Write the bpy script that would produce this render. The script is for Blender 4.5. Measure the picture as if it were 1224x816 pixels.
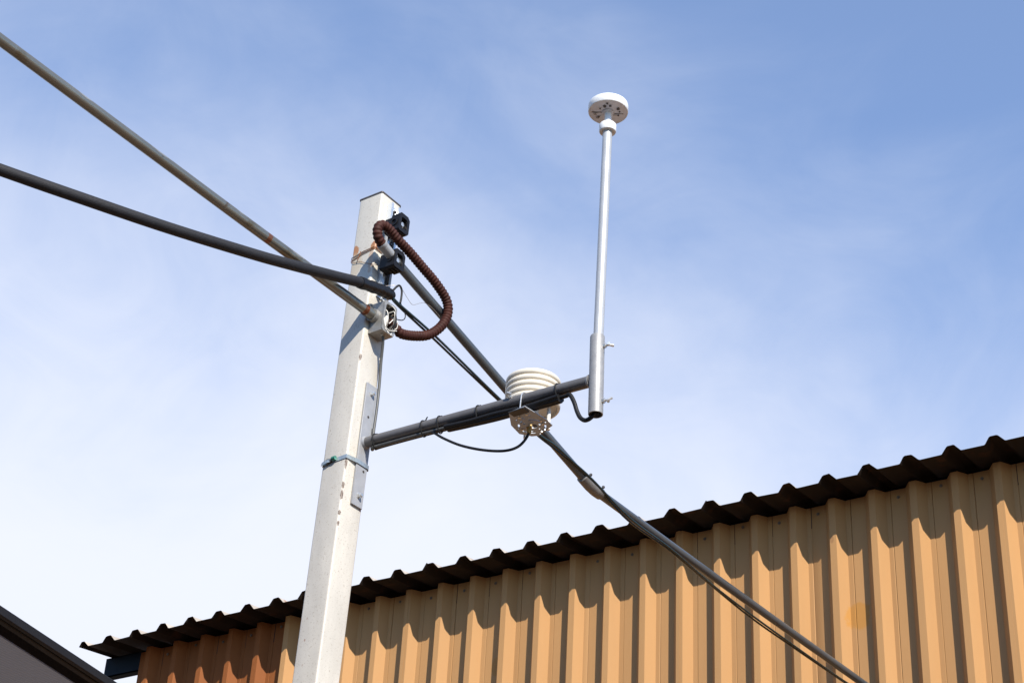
import bpy, math, random
from mathutils import Vector, Matrix, noise
random.seed(7)
sc = bpy.context.scene
for o in list(bpy.data.objects): bpy.data.objects.remove(o)
COL = sc.collection

# ------------------------------------------------------------------ camera
CAM = Vector((3.1631, -4.0343, 1.6))
RIGHT = Vector((0.8562, 0.5142, 0.0503)); DOWN = Vector((-0.2413, 0.4841, -0.8411)); FWD = Vector((-0.4569, 0.7080, 0.5385))
cd = bpy.data.cameras.new('camera'); cam = bpy.data.objects.new('camera', cd); COL.objects.link(cam)
m = Matrix((RIGHT, -DOWN, -FWD)).transposed().to_4x4(); m.translation = CAM
cam.matrix_world = m
cd.sensor_width = 36.0; cd.sensor_fit = 'HORIZONTAL'; cd.lens = 2237.65/1224*36.0
cd.clip_start = 0.05; cd.clip_end = 6000
sc.camera = cam

# ------------------------------------------------------------------ sky, sun, exposure
SUN = Vector((1.30, -1.0, 1.15)).normalized()
elev = math.asin(SUN.z); azim = math.atan2(SUN.x, SUN.y)
w = bpy.data.worlds.new('World'); sc.world = w; w.use_nodes = True
nt = w.node_tree; nt.nodes.clear()
def wn(t, **k):
    n_ = nt.nodes.new(t)
    for a, b in k.items(): setattr(n_, a, b)
    return n_
WL = nt.links.new
wout = wn('ShaderNodeOutputWorld'); bg = wn('ShaderNodeBackground'); bg.inputs['Strength'].default_value = 0.15
sky = wn('ShaderNodeTexSky', sky_type='NISHITA', sun_disc=False)
sky.sun_elevation = elev; sky.sun_rotation = azim
sky.air_density = 1.0; sky.dust_density = 0.15; sky.ozone_density = 4.0; sky.altitude = 1500
tc = wn('ShaderNodeTexCoord')
# thin high cloud: a veil that thickens towards the horizon and away from the sun, with drifting streaks
sep = wn('ShaderNodeSeparateXYZ'); WL(tc.outputs['Generated'], sep.inputs[0])
mp = wn('ShaderNodeMapping'); mp.inputs['Rotation'].default_value = (0.9, 0.2, 1.2); mp.inputs['Scale'].default_value = (1.0, 1.5, 1.9); mp.inputs['Location'].default_value = (5.76, -1.23, -5.12)
WL(tc.outputs['Generated'], mp.inputs[0])
nz1 = wn('ShaderNodeTexNoise'); nz1.inputs['Scale'].default_value = 2.6; nz1.inputs['Detail'].default_value = 9; nz1.inputs['Roughness'].default_value = 0.52; nz1.inputs['Distortion'].default_value = 0.9
WL(mp.outputs[0], nz1.inputs['Vector'])
nz2 = wn('ShaderNodeTexNoise'); nz2.inputs['Scale'].default_value = 8.0; nz2.inputs['Detail'].default_value = 8; nz2.inputs['Roughness'].default_value = 0.6; nz2.inputs['Distortion'].default_value = 1.2
WL(mp.outputs[0], nz2.inputs['Vector'])
def math_(op, a, b=None, c=None, clamp=False):
    n_ = wn('ShaderNodeMath', operation=op, use_clamp=clamp)
    for i, v in enumerate((a, b, c)):
        if v is None: continue
        if isinstance(v, (int, float)): n_.inputs[i].default_value = v
        else: WL(v, n_.inputs[i])
    return n_.outputs[0]
dot = wn('ShaderNodeVectorMath', operation='DOT_PRODUCT'); WL(tc.outputs['Generated'], dot.inputs[0])
dot.inputs[1].default_value = Vector((-0.47, 0.33, -0.82)).normalized()
lin = math_('MULTIPLY_ADD', dot.outputs['Value'], 3.6, 0.52)
cl = math_('ADD', lin, math_('MULTIPLY_ADD', nz1.outputs['Fac'], 0.85, -0.425))
cl = math_('ADD', cl, math_('MULTIPLY_ADD', nz2.outputs['Fac'], 0.34, -0.17))
mr = wn('ShaderNodeMapRange', interpolation_type='SMOOTHSTEP'); WL(cl, mr.inputs['Value'])
mr.inputs['From Min'].default_value = -0.22; mr.inputs['From Max'].default_value = 1.15; mr.inputs['To Min'].default_value = 0.18; mr.inputs['To Max'].default_value = 1.0
mix = wn('ShaderNodeMix', data_type='RGBA'); WL(mr.outputs['Result'], mix.inputs['Factor'])
hsv = wn('ShaderNodeHueSaturation'); hsv.inputs['Saturation'].default_value = 1.16; hsv.inputs['Value'].default_value = 1.0; WL(sky.outputs['Color'], hsv.inputs['Color']); WL(hsv.outputs['Color'], mix.inputs[6]); mix.inputs[7].default_value = (3.34, 3.50, 3.98, 1)
WL(mix.outputs[2], bg.inputs['Color']); WL(bg.outputs[0], wout.inputs[0])

sd = bpy.data.lights.new('sun', 'SUN'); sd.energy = 4.4; sd.angle = math.radians(0.55); sd.color = (1.0, 0.935, 0.83)
so = bpy.data.objects.new('sun', sd); COL.objects.link(so); so.location = (20, -16, 18)
so.rotation_euler = SUN.to_track_quat('Z', 'Y').to_euler()
vs = sc.view_settings; vs.view_transform = 'Standard'; vs.look = 'None'; vs.exposure = 0.84; vs.gamma = 1.0; vs.use_curve_mapping = False

# ------------------------------------------------------------------ materials
def mat(name, col, rough=0.5, metal=0.0, spec=0.5, var=0.0, vscale=20.0, bump=0.0, bscale=200.0, spots=None, spotcol=None, extra=None, coords='Object', stretch=(1,1,1)):
    """principled material; var: colour mottling, spots=(scale,threshold): dirt/rust specks"""
    M = bpy.data.materials.new(name); M.use_nodes = True
    t = M.node_tree; b = t.nodes['Principled BSDF']
    b.inputs['Roughness'].default_value = rough; b.inputs['Metallic'].default_value = metal
    b.inputs['Specular IOR Level'].default_value = spec
    L = t.links.new
    cn = t.nodes.new('ShaderNodeRGB'); cn.outputs[0].default_value = (*col, 1); cur = cn.outputs[0]
    g = t.nodes.new('ShaderNodeNewGeometry')
    mp_ = t.nodes.new('ShaderNodeMapping'); L(g.outputs['Position'], mp_.inputs[0]); mp_.inputs['Scale'].default_value = stretch
    vec = mp_.outputs[0]
    if var:
        n_ = t.nodes.new('ShaderNodeTexNoise'); n_.inputs['Scale'].default_value = vscale; n_.inputs['Detail'].default_value = 6; n_.inputs['Roughness'].default_value = .65; L(vec, n_.inputs['Vector'])
        r = t.nodes.new('ShaderNodeMapRange'); L(n_.outputs['Fac'], r.inputs['Value']); r.inputs['From Min'].default_value = .3; r.inputs['From Max'].default_value = .7; r.inputs['To Min'].default_value = 1-var; r.inputs['To Max'].default_value = 1+var*.6
        h = t.nodes.new('ShaderNodeVectorMath'); h.operation = 'SCALE'; L(cur, h.inputs[0]); L(r.outputs[0], h.inputs['Scale']); cur = h.outputs[0]
        r2 = t.nodes.new('ShaderNodeMapRange'); L(n_.outputs['Fac'], r2.inputs['Value']); r2.inputs['To Min'].default_value = max(0, rough-.15); r2.inputs['To Max'].default_value = min(1, rough+.15); L(r2.outputs[0], b.inputs['Roughness'])
    for sp, sc_ in zip(spots or [], spotcol or []):
        scale, lo, hi, det = sp
        n_ = t.nodes.new('ShaderNodeTexNoise'); n_.inputs['Scale'].default_value = scale; n_.inputs['Detail'].default_value = det; L(g.outputs['Position'], n_.inputs['Vector'])
        r = t.nodes.new('ShaderNodeMapRange'); L(n_.outputs['Fac'], r.inputs['Value']); r.inputs['From Min'].default_value = lo; r.inputs['From Max'].default_value = hi
        x = t.nodes.new('ShaderNodeMix'); x.data_type = 'RGBA'; L(r.outputs[0], x.inputs['Factor']); L(cur, x.inputs[6]); x.inputs[7].default_value = (*sc_, 1); cur = x.outputs[2]
    if extra: cur = extra(t, cur, g)
    L(cur, b.inputs['Base Color'])
    if bump:
        n_ = t.nodes.new('ShaderNodeTexNoise'); n_.inputs['Scale'].default_value = bscale; n_.inputs['Detail'].default_value = 4; L(vec, n_.inputs['Vector'])
        bm_ = t.nodes.new('ShaderNodeBump'); bm_.inputs['Strength'].default_value = bump; bm_.inputs['Distance'].default_value = .004; L(n_.outputs['Fac'], bm_.inputs['Height']); L(bm_.outputs[0], b.inputs['Normal'])
    return M

def sheet_tone(t, cur):
    oi = t.nodes.new('ShaderNodeObjectInfo'); r = t.nodes.new('ShaderNodeMapRange'); t.links.new(oi.outputs['Random'], r.inputs['Value']); r.inputs['To Min'].default_value = .94; r.inputs['To Max'].default_value = 1.05
    h = t.nodes.new('ShaderNodeVectorMath'); h.operation = 'SCALE'; t.links.new(cur, h.inputs[0]); t.links.new(r.outputs[0], h.inputs['Scale']); return h.outputs[0]
def blots(spots):
    """mix stains with a shape of their own at world positions: (centre, radius, noise scale, colour, strength)"""
    def f(t, cur, g):
        L = t.links.new
        for c, rad, nsc, col, strength in spots:
            s = t.nodes.new('ShaderNodeVectorMath'); s.operation = 'SUBTRACT'; L(g.outputs['Position'], s.inputs[0]); s.inputs[1].default_value = c
            d = t.nodes.new('ShaderNodeVectorMath'); d.operation = 'MULTIPLY'; L(s.outputs[0], d.inputs[0]); d.inputs[1].default_value = [1/max(q, 1e-4) for q in rad]
            ln = t.nodes.new('ShaderNodeVectorMath'); ln.operation = 'LENGTH'; L(d.outputs[0], ln.inputs[0])
            n_ = t.nodes.new('ShaderNodeTexNoise'); n_.inputs['Scale'].default_value = nsc; n_.inputs['Detail'].default_value = 4; L(g.outputs['Position'], n_.inputs['Vector'])
            a = t.nodes.new('ShaderNodeMath'); a.operation = 'MULTIPLY_ADD'; L(n_.outputs['Fac'], a.inputs[0]); a.inputs[1].default_value = 1.1; L(ln.outputs['Value'], a.inputs[2])
            r = t.nodes.new('ShaderNodeMapRange'); L(a.outputs[0], r.inputs['Value']); r.inputs['From Min'].default_value = 1.62; r.inputs['From Max'].default_value = 1.42; r.inputs['To Max'].default_value = strength
            x = t.nodes.new('ShaderNodeMix'); x.data_type = 'RGBA'; L(r.outputs[0], x.inputs['Factor']); L(cur, x.inputs[6]); x.inputs[7].default_value = (*col, 1); cur = x.outputs[2]
        return cur
    return f

# ------------------------------------------------------------------ frame of the post (slightly turned and leaning)
FX = Vector((0.9959, -0.0871, -0.0257)); FY = Vector((0.0871, 0.9962, -0.0022)); FZ = Vector((0.0258, 0.0, 0.9997)); PT = Vector((0, 0, 5.4314))
def G(x, y, z): return PT + FX*x + FY*y + FZ*z

RUST = (0.20, 0.065, 0.018)
post_spots = []
for z, ln_ in ((-.655, .012), (-1.043, .020), (-1.118, .013), (-1.152, .017), (-1.213, .009), (-1.249, .008), (-.30, .006)):
    post_spots.append((G(.001, .001, z), (.0062, .0062, ln_*1.15), 260, (.07, .036, .02), .95))
post_spots += [(G(-.088, 0, -.212), (.016, .01, .018), 45, (.36, .13, .02), .85), (G(-.005, 0, -.215), (.014, .02, .02), 55, (.28, .095, .018), .9),
               (G(-.012, 0, -.27), (.010, .012, .06), 50, (.36, .20, .09), .5), (G(-.08, 0, -.27), (.03, .012, .05), 35, (.46, .36, .22), .4),
               (G(-.07, 0, -1.62), (.0028, .01, .005), 150, RUST, .6), (G(-.072, 0, -1.55), (.002, .01, .004), 160, RUST, .5), (G(-.066, 0, -1.70), (.002, .01, .0035), 160, RUST, .5), (G(0, .092, -1.16), (.01, .008, .012), 120, RUST, .6)]
M_post = mat('post_paint', (.51, .48, .425), rough=.45, var=.15, vscale=9, bump=.05, bscale=60, spots=[(170, .64, .70, 2), (330, .65, .72, 1)], spotcol=[(.34, .30, .25), (.37, .33, .28)], extra=blots(post_spots), stretch=(1, 1, .35))
M_cap = mat('cap_dark', (.06, .05, .05), rough=.6, var=.2)
M_galv = mat('galvanised', (.52, .53, .55), rough=.42, metal=.75, var=.18, vscale=40, bump=.03, bscale=90)
M_bracket = mat('bracket_steel', (.30, .305, .32), rough=.55, metal=.2, var=.10, vscale=30, bump=.03)
M_plate = mat('plate_zinc', (.35, .385, .44), rough=.5, metal=.25, var=.12, vscale=40)
M_channel = mat('channel_steel', (.62, .65, .68), rough=.35, metal=.7, var=.12, vscale=50)
M_arm = mat('arm_steel', (.125, .12, .12), rough=.5, metal=.2, var=.12, vscale=22, bump=.04, bscale=160, spots=[(90, .70, .76, 3)], spotcol=[(.24, .24, .24)])
M_sleeve = mat('sleeve_silver', (.28, .277, .275), rough=.5, metal=.3, var=.12, vscale=50, bump=.10, bscale=260)
M_mast = mat('mast_white', (.45, .45, .445), rough=.36, metal=.35, var=.05, vscale=16)
M_zinc = mat('zinc_bolt', (.66, .65, .62), rough=.32, metal=.8, var=.2, vscale=150)
M_ant = mat('antenna_plastic', (.65, .655, .665), rough=.45, var=.07, vscale=30)
M_antlow = mat('antenna_base', (.62, .65, .72), rough=.5, var=.06, vscale=60)
M_cream = mat('shield_plastic', (.63, .58, .49), rough=.42, var=.09, vscale=22)
M_cream2 = mat('shield_rod', (.64, .62, .57), rough=.4, var=.03)
M_black = mat('black_rubber', (.008, .008, .009), rough=.55, spec=.3, var=.25, vscale=60)
M_blackpl = mat('black_plastic', (.007, .006, .007), rough=.5, spec=.3, var=.35, vscale=70, bump=.08, bscale=180)
M_hose = mat('hose_black', (.011, .011, .014), rough=.65, spec=.35, var=.25, vscale=30, bump=.4, bscale=420)
M_tape = mat('black_tape', (.009, .009, .010), rough=.4, spec=.35, var=.3, vscale=60, bump=.5, bscale=110)
M_cable = mat('cable_dark', (.010, .024, .027), rough=.28, var=.15, vscale=40)
M_greycable = mat('cable_grey', (.07, .07, .067), rough=.5, var=.2, vscale=40)
M_flex = mat('flex_brown', (.040, .0105, .0065), rough=.65, spec=.2, var=.30, vscale=35, spots=[(60, .60, .75, 4)], spotcol=[(.075, .027, .018)])
M_pipe = mat('conduit_weathered', (.21, .205, .18), rough=.36, metal=.7, var=.14, vscale=7, bump=.015, bscale=40, stretch=(1, .25, 1),
             spots=[(9, .60, .68, 6), (22, .66, .72, 5)], spotcol=[(.16, .135, .095), (.12, .08, .05)],
             extra=blots([(G(.02, -.50, -.502), (.05, .010, .05), 60, (.24, .07, .02), .8), (G(.02, -.034, -.50), (.05, .008, .05), 60, (.20, .06, .02), .9),
                          (G(.03, -1.27, -.487), (.014, .03, .014), 60, (.46, .45, .41), .8), (G(.03, -.97, -.487), (.014, .05, .014), 60, (.44, .43, .39), .8), (G(.03, -.63, -.487), (.014, .02, .014), 60, (.42, .41, .37), .7), (G(.03, -.37, -.49), (.014, .03, .014), 60, (.40, .37, .30), .7)]))
M_brace = mat('brace_grey', (.085, .094, .104), rough=.3, metal=.35, var=.12, vscale=12, bump=.03, stretch=(1, .3, 1))
M_coupl = mat('coupling_grey', (.17, .16, .15), rough=.5, metal=.3, var=.15, vscale=30)
M_box = mat('box_cast', (.33, .32, .30), rough=.5, metal=.55, var=.22, vscale=60, bump=.15, bscale=150, spots=[(50, .62, .72, 4)], spotcol=[(.22, .13, .08)])
M_dark = mat('dark_inside', (.035, .028, .024), rough=.7, var=.3, vscale=40)
M_wire = mat('white_wire', (.62, .60, .55), rough=.5)
M_rwire = mat('rusty_wire', (.17, .06, .02), rough=.8, var=.4, vscale=90)
M_wirefine = mat('fine_wire', (.34, .30, .27), rough=.4, metal=.5)
M_green = mat('green_plastic', (.02, .16, .12), rough=.4, var=.3, vscale=90)
M_strap = mat('strap_steel', (.42, .47, .48), rough=.36, metal=.6, var=.2, vscale=60)
M_brass = mat('brass', (.42, .28, .09), rough=.5, metal=.3, var=.2, vscale=150)
M_print = mat('label_print', (.07, .06, .06), rough=.6)
stain = blots([((0.324, 3.41, 5.215), (.058, .3, .07), 22, (.37, .175, .04), .8), ((-1.62, 3.41, 5.31), (.028, .3, .05), 30, (.34, .165, .045), .7), ((.23, 3.40, 5.6), (.01, .3, .02), 40, (.2, .1, .05), .5)])
M_wall = mat('sheet_tan', (.362, .199, .083), rough=.55, spec=.12, var=.06, vscale=5, bump=.03, bscale=25, stretch=(1, 1, .12), extra=lambda t_, c_, g_: sheet_tone(t_, stain(t_, c_, g_)))
M_wallred = mat('sheet_red', (.205, .070, .022), rough=.6, spec=.08, var=.12, vscale=4, bump=.03, bscale=25, stretch=(1, 1, .15))
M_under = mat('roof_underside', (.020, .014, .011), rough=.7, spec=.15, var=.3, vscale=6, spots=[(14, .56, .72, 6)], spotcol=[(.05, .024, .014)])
M_roof = mat('roof_sheet', (.40, .345, .28), rough=.55, metal=.0, var=.25, vscale=5, bump=.06, bscale=30, spots=[(14, .58, .72, 6)], spotcol=[(.24, .115, .055)])
M_wscrew = mat('wall_screw', (.16, .12, .09), rough=.45, metal=.4, var=.3, vscale=90)
M_darksteel = mat('dark_steel', (.04, .04, .042), rough=.5, metal=.2, var=.2, vscale=60)
M_navy = mat('purlin_navy', (.003, .010, .020), rough=.7, spec=.15, var=.2, vscale=8)
M_canvas = mat('awning_fabric', (.135, .142, .168), rough=.85, var=.10, vscale=3)
M_frame = mat('awning_frame', (.011, .0115, .014), rough=.6, spec=.2, var=.15, vscale=8)
M_gasket = mat('awning_gasket', (.004, .004, .006), rough=.8, spec=.05)
M_ground = mat('ground_dirt', (.225, .16, .108), rough=.95, var=.25, vscale=.6, bump=.3, bscale=9)
# woven look of the awning fabric, which lets a little light through
_t = M_canvas.node_tree; _o = [n_ for n_ in _t.nodes if n_.type == 'OUTPUT_MATERIAL'][0]; _tr = _t.nodes.new('ShaderNodeBsdfTranslucent'); _tr.inputs['Color'].default_value = (.30, .28, .29, 1)
_mx = _t.nodes.new('ShaderNodeMixShader'); _mx.inputs[0].default_value = .14; _t.links.new(_t.nodes['Principled BSDF'].outputs[0], _mx.inputs[1]); _t.links.new(_tr.outputs[0], _mx.inputs[2]); _t.links.new(_mx.outputs[0], _o.inputs['Surface'])
t = M_canvas.node_tree; b = t.nodes['Principled BSDF']; g = t.nodes.new('ShaderNodeNewGeometry')
wv = t.nodes.new('ShaderNodeTexWave'); wv.wave_type = 'BANDS'; wv.bands_direction = 'X'; wv.inputs['Scale'].default_value = 19
mpw = t.nodes.new('ShaderNodeMapping'); mpw.inputs['Rotation'].default_value = (0, 0, math.radians(6)); t.links.new(g.outputs['Position'], mpw.inputs[0]); t.links.new(mpw.outputs[0], wv.inputs['Vector'])
bmw = t.nodes.new('ShaderNodeBump'); bmw.inputs['Strength'].default_value = .8; bmw.inputs['Distance'].default_value = .002
t.links.new(wv.outputs['Fac'], bmw.inputs['Height']); t.links.new(bmw.outputs[0], b.inputs['Normal'])
hs = t.nodes.new('ShaderNodeMix'); hs.data_type = 'RGBA'; src = b.inputs['Base Color'].links[0].from_socket
t.links.new(wv.outputs['Fac'], hs.inputs['Factor']); hs.inputs[6].default_value = (.095, .098, .112, 1); t.links.new(src, hs.inputs[7]); t.links.new(hs.outputs[2], b.inputs['Base Color'])

# ------------------------------------------------------------------ mesh helpers (all take world coordinates)
class MB:
    two = None
    def __init__(s): s.v = []; s.f = []; s.sm = []
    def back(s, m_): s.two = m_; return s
    def add(s, v, f, smooth=False):
        k = len(s.v); s.v += [Vector(p) for p in v]; s.f += [tuple(i+k for i in q) for q in f]; s.sm += [smooth]*len(f); return s
    def box(s, c, size, ax=None, bev=0.0):
        """box centred at c with half axes along ax; bev chamfers all edges"""
        ax = ax or (Vector((1,0,0)), Vector((0,1,0)), Vector((0,0,1))); c = Vector(c)
        h = [q/2 for q in size]; b = min(bev, min(h)*.6)
        if b <= 0:
            v = [c+ax[0]*h[0]*i+ax[1]*h[1]*j+ax[2]*h[2]*k for k in (-1,1) for j in (-1,1) for i in (-1,1)]
            return s.add(v, [(0,2,3,1),(4,5,7,6),(0,1,5,4),(2,6,7,3),(0,4,6,2),(1,3,7,5)])
        v = []; idx = {}
        for i in (-1,1):
            for j in (-1,1):
                for k in (-1,1):
                    for a in range(3):
                        q = [i*h[0], j*h[1], k*h[2]]; sg = (i,j,k)
                        for d in range(3):
                            if d != a: q[d] -= sg[d]*b
                        idx[i,j,k,a] = len(v); v.append(c+ax[0]*q[0]+ax[1]*q[1]+ax[2]*q[2])
        f = []
        for a in range(3):
            o1, o2 = [d for d in range(3) if d != a]
            for sgn in (-1,1):
                ring = []
                for p, q in ((-1,-1),(1,-1),(1,1),(-1,1)):
                    t_ = [0,0,0]; t_[a] = sgn; t_[o1] = p; t_[o2] = q; ring.append(idx[t_[0],t_[1],t_[2],a])
                f.append(tuple(ring if sgn*(1 if a != 1 else -1) > 0 else ring[::-1]))
        for a in range(3):
            o1, o2 = [d for d in range(3) if d != a]
            for p in (-1,1):
                for q in (-1,1):
                    e = []
                    for sgn in (-1,1):
                        t_ = [0,0,0]; t_[a] = sgn; t_[o1] = p; t_[o2] = q; e.append(tuple(t_))
                    f.append((idx[(*e[0],o1)], idx[(*e[1],o1)], idx[(*e[1],o2)], idx[(*e[0],o2)]))
        for i in (-1,1):
            for j in (-1,1):
                for k in (-1,1): f.append((idx[i,j,k,0], idx[i,j,k,1], idx[i,j,k,2]))
        return s.add(v, f)
    def tube(s, pts, r, seg=14, cap=True, smooth=True):
        pts = [Vector(p) for p in pts]; n_ = len(pts); rr = r if isinstance(r, (list, tuple)) else [r]*n_
        tn = []
        for i in range(n_):
            d = pts[min(i+1, n_-1)]-pts[max(i-1, 0)]; tn.append(d.normalized())
        u = tn[0].orthogonal().normalized(); v = []
        for i in range(n_):
            u = (u-tn[i]*u.dot(tn[i])).normalized(); w_ = tn[i].cross(u)
            for j in range(seg):
                a = 2*math.pi*j/seg; v.append(pts[i]+(u*math.cos(a)+w_*math.sin(a))*rr[i])
        f = [(i*seg+j, i*seg+(j+1)%seg, (i+1)*seg+(j+1)%seg, (i+1)*seg+j) for i in range(n_-1) for j in range(seg)]
        s.add(v, f, smooth)
        if cap:
            k = len(s.v); s.add(v[:seg], [tuple(range(seg))[::-1]]); s.add(v[-seg:], [tuple(range(seg))])
        return s
    def lathe(s, base, axis, prof, seg=40, smooth=True):
        """prof: list of (radius, height along axis); consecutive rings joined. A None breaks smoothing."""
        axis = Vector(axis).normalized(); u = axis.orthogonal().normalized(); w_ = axis.cross(u); base = Vector(base)
        for (r0, h0), (r1, h1) in zip(prof[:-1], prof[1:]):
            v = []
            for r, h in ((r0, h0), (r1, h1)):
                for j in range(seg):
                    a = 2*math.pi*j/seg; v.append(base+axis*h+(u*math.cos(a)+w_*math.sin(a))*max(r, 1e-5))
            s.add(v, [(j, (j+1)%seg, seg+(j+1)%seg, seg+j) for j in range(seg)], smooth)
        return s
    def prism(s, poly, ax_u, ax_v, ax_n, origin, depth, hole=None):
        """extrude 2D polygon (u,v) by depth along n; hole: same-length inner polygon"""
        o = Vector(origin); n_ = len(poly)
        P_ = lambda q, d: o+ax_u*q[0]+ax_v*q[1]+ax_n*d
        v = [P_(q, 0) for q in poly]+[P_(q, depth) for q in poly]
        side = [(i, (i+1)%n_, n_+(i+1)%n_, n_+i) for i in range(n_)]
        if not hole: return s.add(v, side+[tuple(range(n_))[::-1], tuple(range(n_, 2*n_))])
        v += [P_(q, 0) for q in hole]+[P_(q, depth) for q in hole]
        f = side+[(2*n_+(i+1)%n_, 2*n_+i, 3*n_+i, 3*n_+(i+1)%n_) for i in range(n_)]
        f += [((i+1)%n_, i, 2*n_+i, 2*n_+(i+1)%n_) for i in range(n_)]+[(n_+i, n_+(i+1)%n_, 3*n_+(i+1)%n_, 3*n_+i) for i in range(n_)]
        return s.add(v, f)
    def mesh(s, name, m_, base):
        me = bpy.data.meshes.new(name); base = Vector(base)
        me.from_pydata([tuple(p-base) for p in s.v], [], s.f)
        me.polygons.foreach_set('use_smooth', s.sm); me.materials.append(m_); me.update()
        import bmesh
        bm = bmesh.new(); bm.from_mesh(me); bmesh.ops.remove_doubles(bm, verts=bm.verts, dist=1e-6); bmesh.ops.recalc_face_normals(bm, faces=bm.faces); bm.to_mesh(me); bm.free()
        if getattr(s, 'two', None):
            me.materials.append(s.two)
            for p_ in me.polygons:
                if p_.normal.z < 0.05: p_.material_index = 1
        try: me.set_sharp_from_angle(angle=math.radians(42))
        except Exception: pass
        return me
    def part(s, name, m_, parent):
        """child mesh; the parent's world origin is kept in parent['_b'] while building"""
        base = BASE[parent.name]
        o = bpy.data.objects.new(name, s.mesh(name, m_, base)); COL.objects.link(o); o.parent = parent; BASE[o.name] = base; return o
    def thing(s, name, m_, base, label, cat, group=None, kind=None):
        o = bpy.data.objects.new(name, s.mesh(name, m_, base)); COL.objects.link(o); o.location = base; BASE[o.name] = Vector(base)
        tag(o, label, cat, group, kind); return o
BASE = {}
def tag(o, label=None, cat=None, group=None, kind=None):
    for k, v in (('label', label), ('category', cat), ('group', group), ('kind', kind)):
        if v: o[k] = v
def empty(name, base, label, cat, group=None):
    o = bpy.data.objects.new(name, None); COL.objects.link(o); o.location = base; o.empty_display_size = .1; BASE[o.name] = Vector(base); tag(o, label, cat, group); return o
AX = (FX, FY, FZ)
def smooth_path(pts, n_=8):
    pts = [Vector(p) for p in pts]; out = []; q = [pts[0]*2-pts[1]]+pts+[pts[-1]*2-pts[-2]]
    for i in range(1, len(q)-2):
        p0, p1, p2, p3 = q[i-1:i+3]
        for k in range(n_):
            s = k/n_; out.append(.5*((2*p1)+(p2-p0)*s+(2*p0-5*p1+4*p2-p3)*s*s+(3*p1-p0-3*p2+p3)*s**3))
    out.append(pts[-1]); return out
def resample(pts, step):
    out = [pts[0]]; acc = 0
    for a, b_ in zip(pts[:-1], pts[1:]):
        L_ = (b_-a).length
        while acc+L_ >= step:
            tt = (step-acc)/L_; a = a.lerp(b_, tt); out.append(a); L_ = (b_-a).length; acc = 0
        acc += L_
    return out
def circ(r, n_=24, c=(0,0), ph=0.0, sx=1, sy=1): return [(c[0]+sx*r*math.cos(ph+2*math.pi*i/n_), c[1]+sy*r*math.sin(ph+2*math.pi*i/n_)) for i in range(n_)]
def rrect(w_, h_, r, n_=4):
    out = []
    for cx, cy, a0 in ((w_/2-r, h_/2-r, 0), (-w_/2+r, h_/2-r, 90), (-w_/2+r, -h_/2+r, 180), (w_/2-r, -h_/2+r, 270)):
        for i in range(n_+1): a = math.radians(a0+90*i/n_); out.append((cx+r*math.cos(a), cy+r*math.sin(a)))
    return out

# ------------------------------------------------------------------ ground
S = 2500; gm = MB(); N = 24
for i in range(N):
    for j in range(N):
        f0 = lambda k: S*math.copysign(abs(k/N*2-1)**2.2, k/N*2-1)
        gm.add([(f0(i), f0(j), 0), (f0(i+1), f0(j), 0), (f0(i+1), f0(j+1), 0), (f0(i), f0(j+1), 0)], [(0,1,2,3)])
go = gm.thing('ground', M_ground, (0,0,0), 'bare earth and gravel yard under the post', 'ground', kind='structure')

# ------------------------------------------------------------------ corrugated metal building
PITCH = .2; X0 = -4.30; YE = 3.1704; YO = 3.36; DEP = .05; SLOPE = .15
bld = empty('metal_shed', (-.7, 6.0, 0), 'long shed clad in tan ribbed metal sheets under a ribbed overhanging roof', 'building')
RIBL = [(.60, 0), (.76, 0), (.925, DEP), (1.035, DEP), (1.047, DEP+.004), (1.059, DEP), (1.425, DEP)]   # fraction of the pitch, depth behind the outer face
def sheet_mesh(name, m_, line, axis, base, thick):
    """line: list of 3D points, swept by axis vector, with thickness vector thick"""
    mb = MB(); n_ = len(line); axis = Vector(axis); thick = Vector(thick)
    A = [Vector(p) for p in line]; B_ = [p+axis for p in A]; A2 = [p+thick for p in A]; B2 = [p+thick for p in B_]
    v = A+B_+A2+B2
    f = [(i, i+1, n_+i+1, n_+i) for i in range(n_-1)]+[(2*n_+i+1, 2*n_+i, 3*n_+i, 3*n_+i+1) for i in range(n_-1)]
    f += [(i+1, i, 2*n_+i, 2*n_+i+1) for i in range(n_-1)]+[(n_+i, n_+i+1, 3*n_+i+1, 3*n_+i) for i in range(n_-1)]
    f += [(0, n_, 3*n_, 2*n_), (n_-1, 3*n_-1, 4*n_-1, 2*n_-1)]
    mb.add(v, f); return mb
WTOP = 5.815
def wall_line(k0, k1, x_from=None, y=YO):
    pts = []
    for k in range(k0, k1):
        for fr, d in RIBL: pts.append((X0+PITCH*(k+fr), y+d))
    pts.append((X0+PITCH*(k1+.60), y)); pts.append((X0+PITCH*(k1+.70), y-.0))
    return pts
NR = 4
# first the reddish sheet at the corner, then tan sheets
def make_sheet(k0, k1, m_, lab=None, dy=0.0):
    ln_ = [(x+random.uniform(-.0012, .0012), y+dy+random.uniform(-.0010, .0010), 0) for x, y in wall_line(k0, k1)]
    if k0 == 1: ln_ = [(X0+PITCH*1.17, YO+DEP+dy, 0), (X0+PITCH*1.425, YO+DEP+dy, 0)]+[(x, y, z) for x, y, z in ln_]
    o = sheet_mesh('wall_sheet', m_, ln_, (0, 0, WTOP+random.uniform(-.008, .006)), (0,0,0), (0, .0012, 0)).part('wall_sheet', m_, bld)
    if lab: o['label'] = lab
    return o
make_sheet(1, 6, M_wallred, 'reddish brown ribbed wall sheet at the corner of the shed', dy=.003)
for i, k in enumerate(range(6, 36, NR)):
    make_sheet(k, k+NR, M_wall, dy=.0018 if i % 2 else 0.0)
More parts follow.
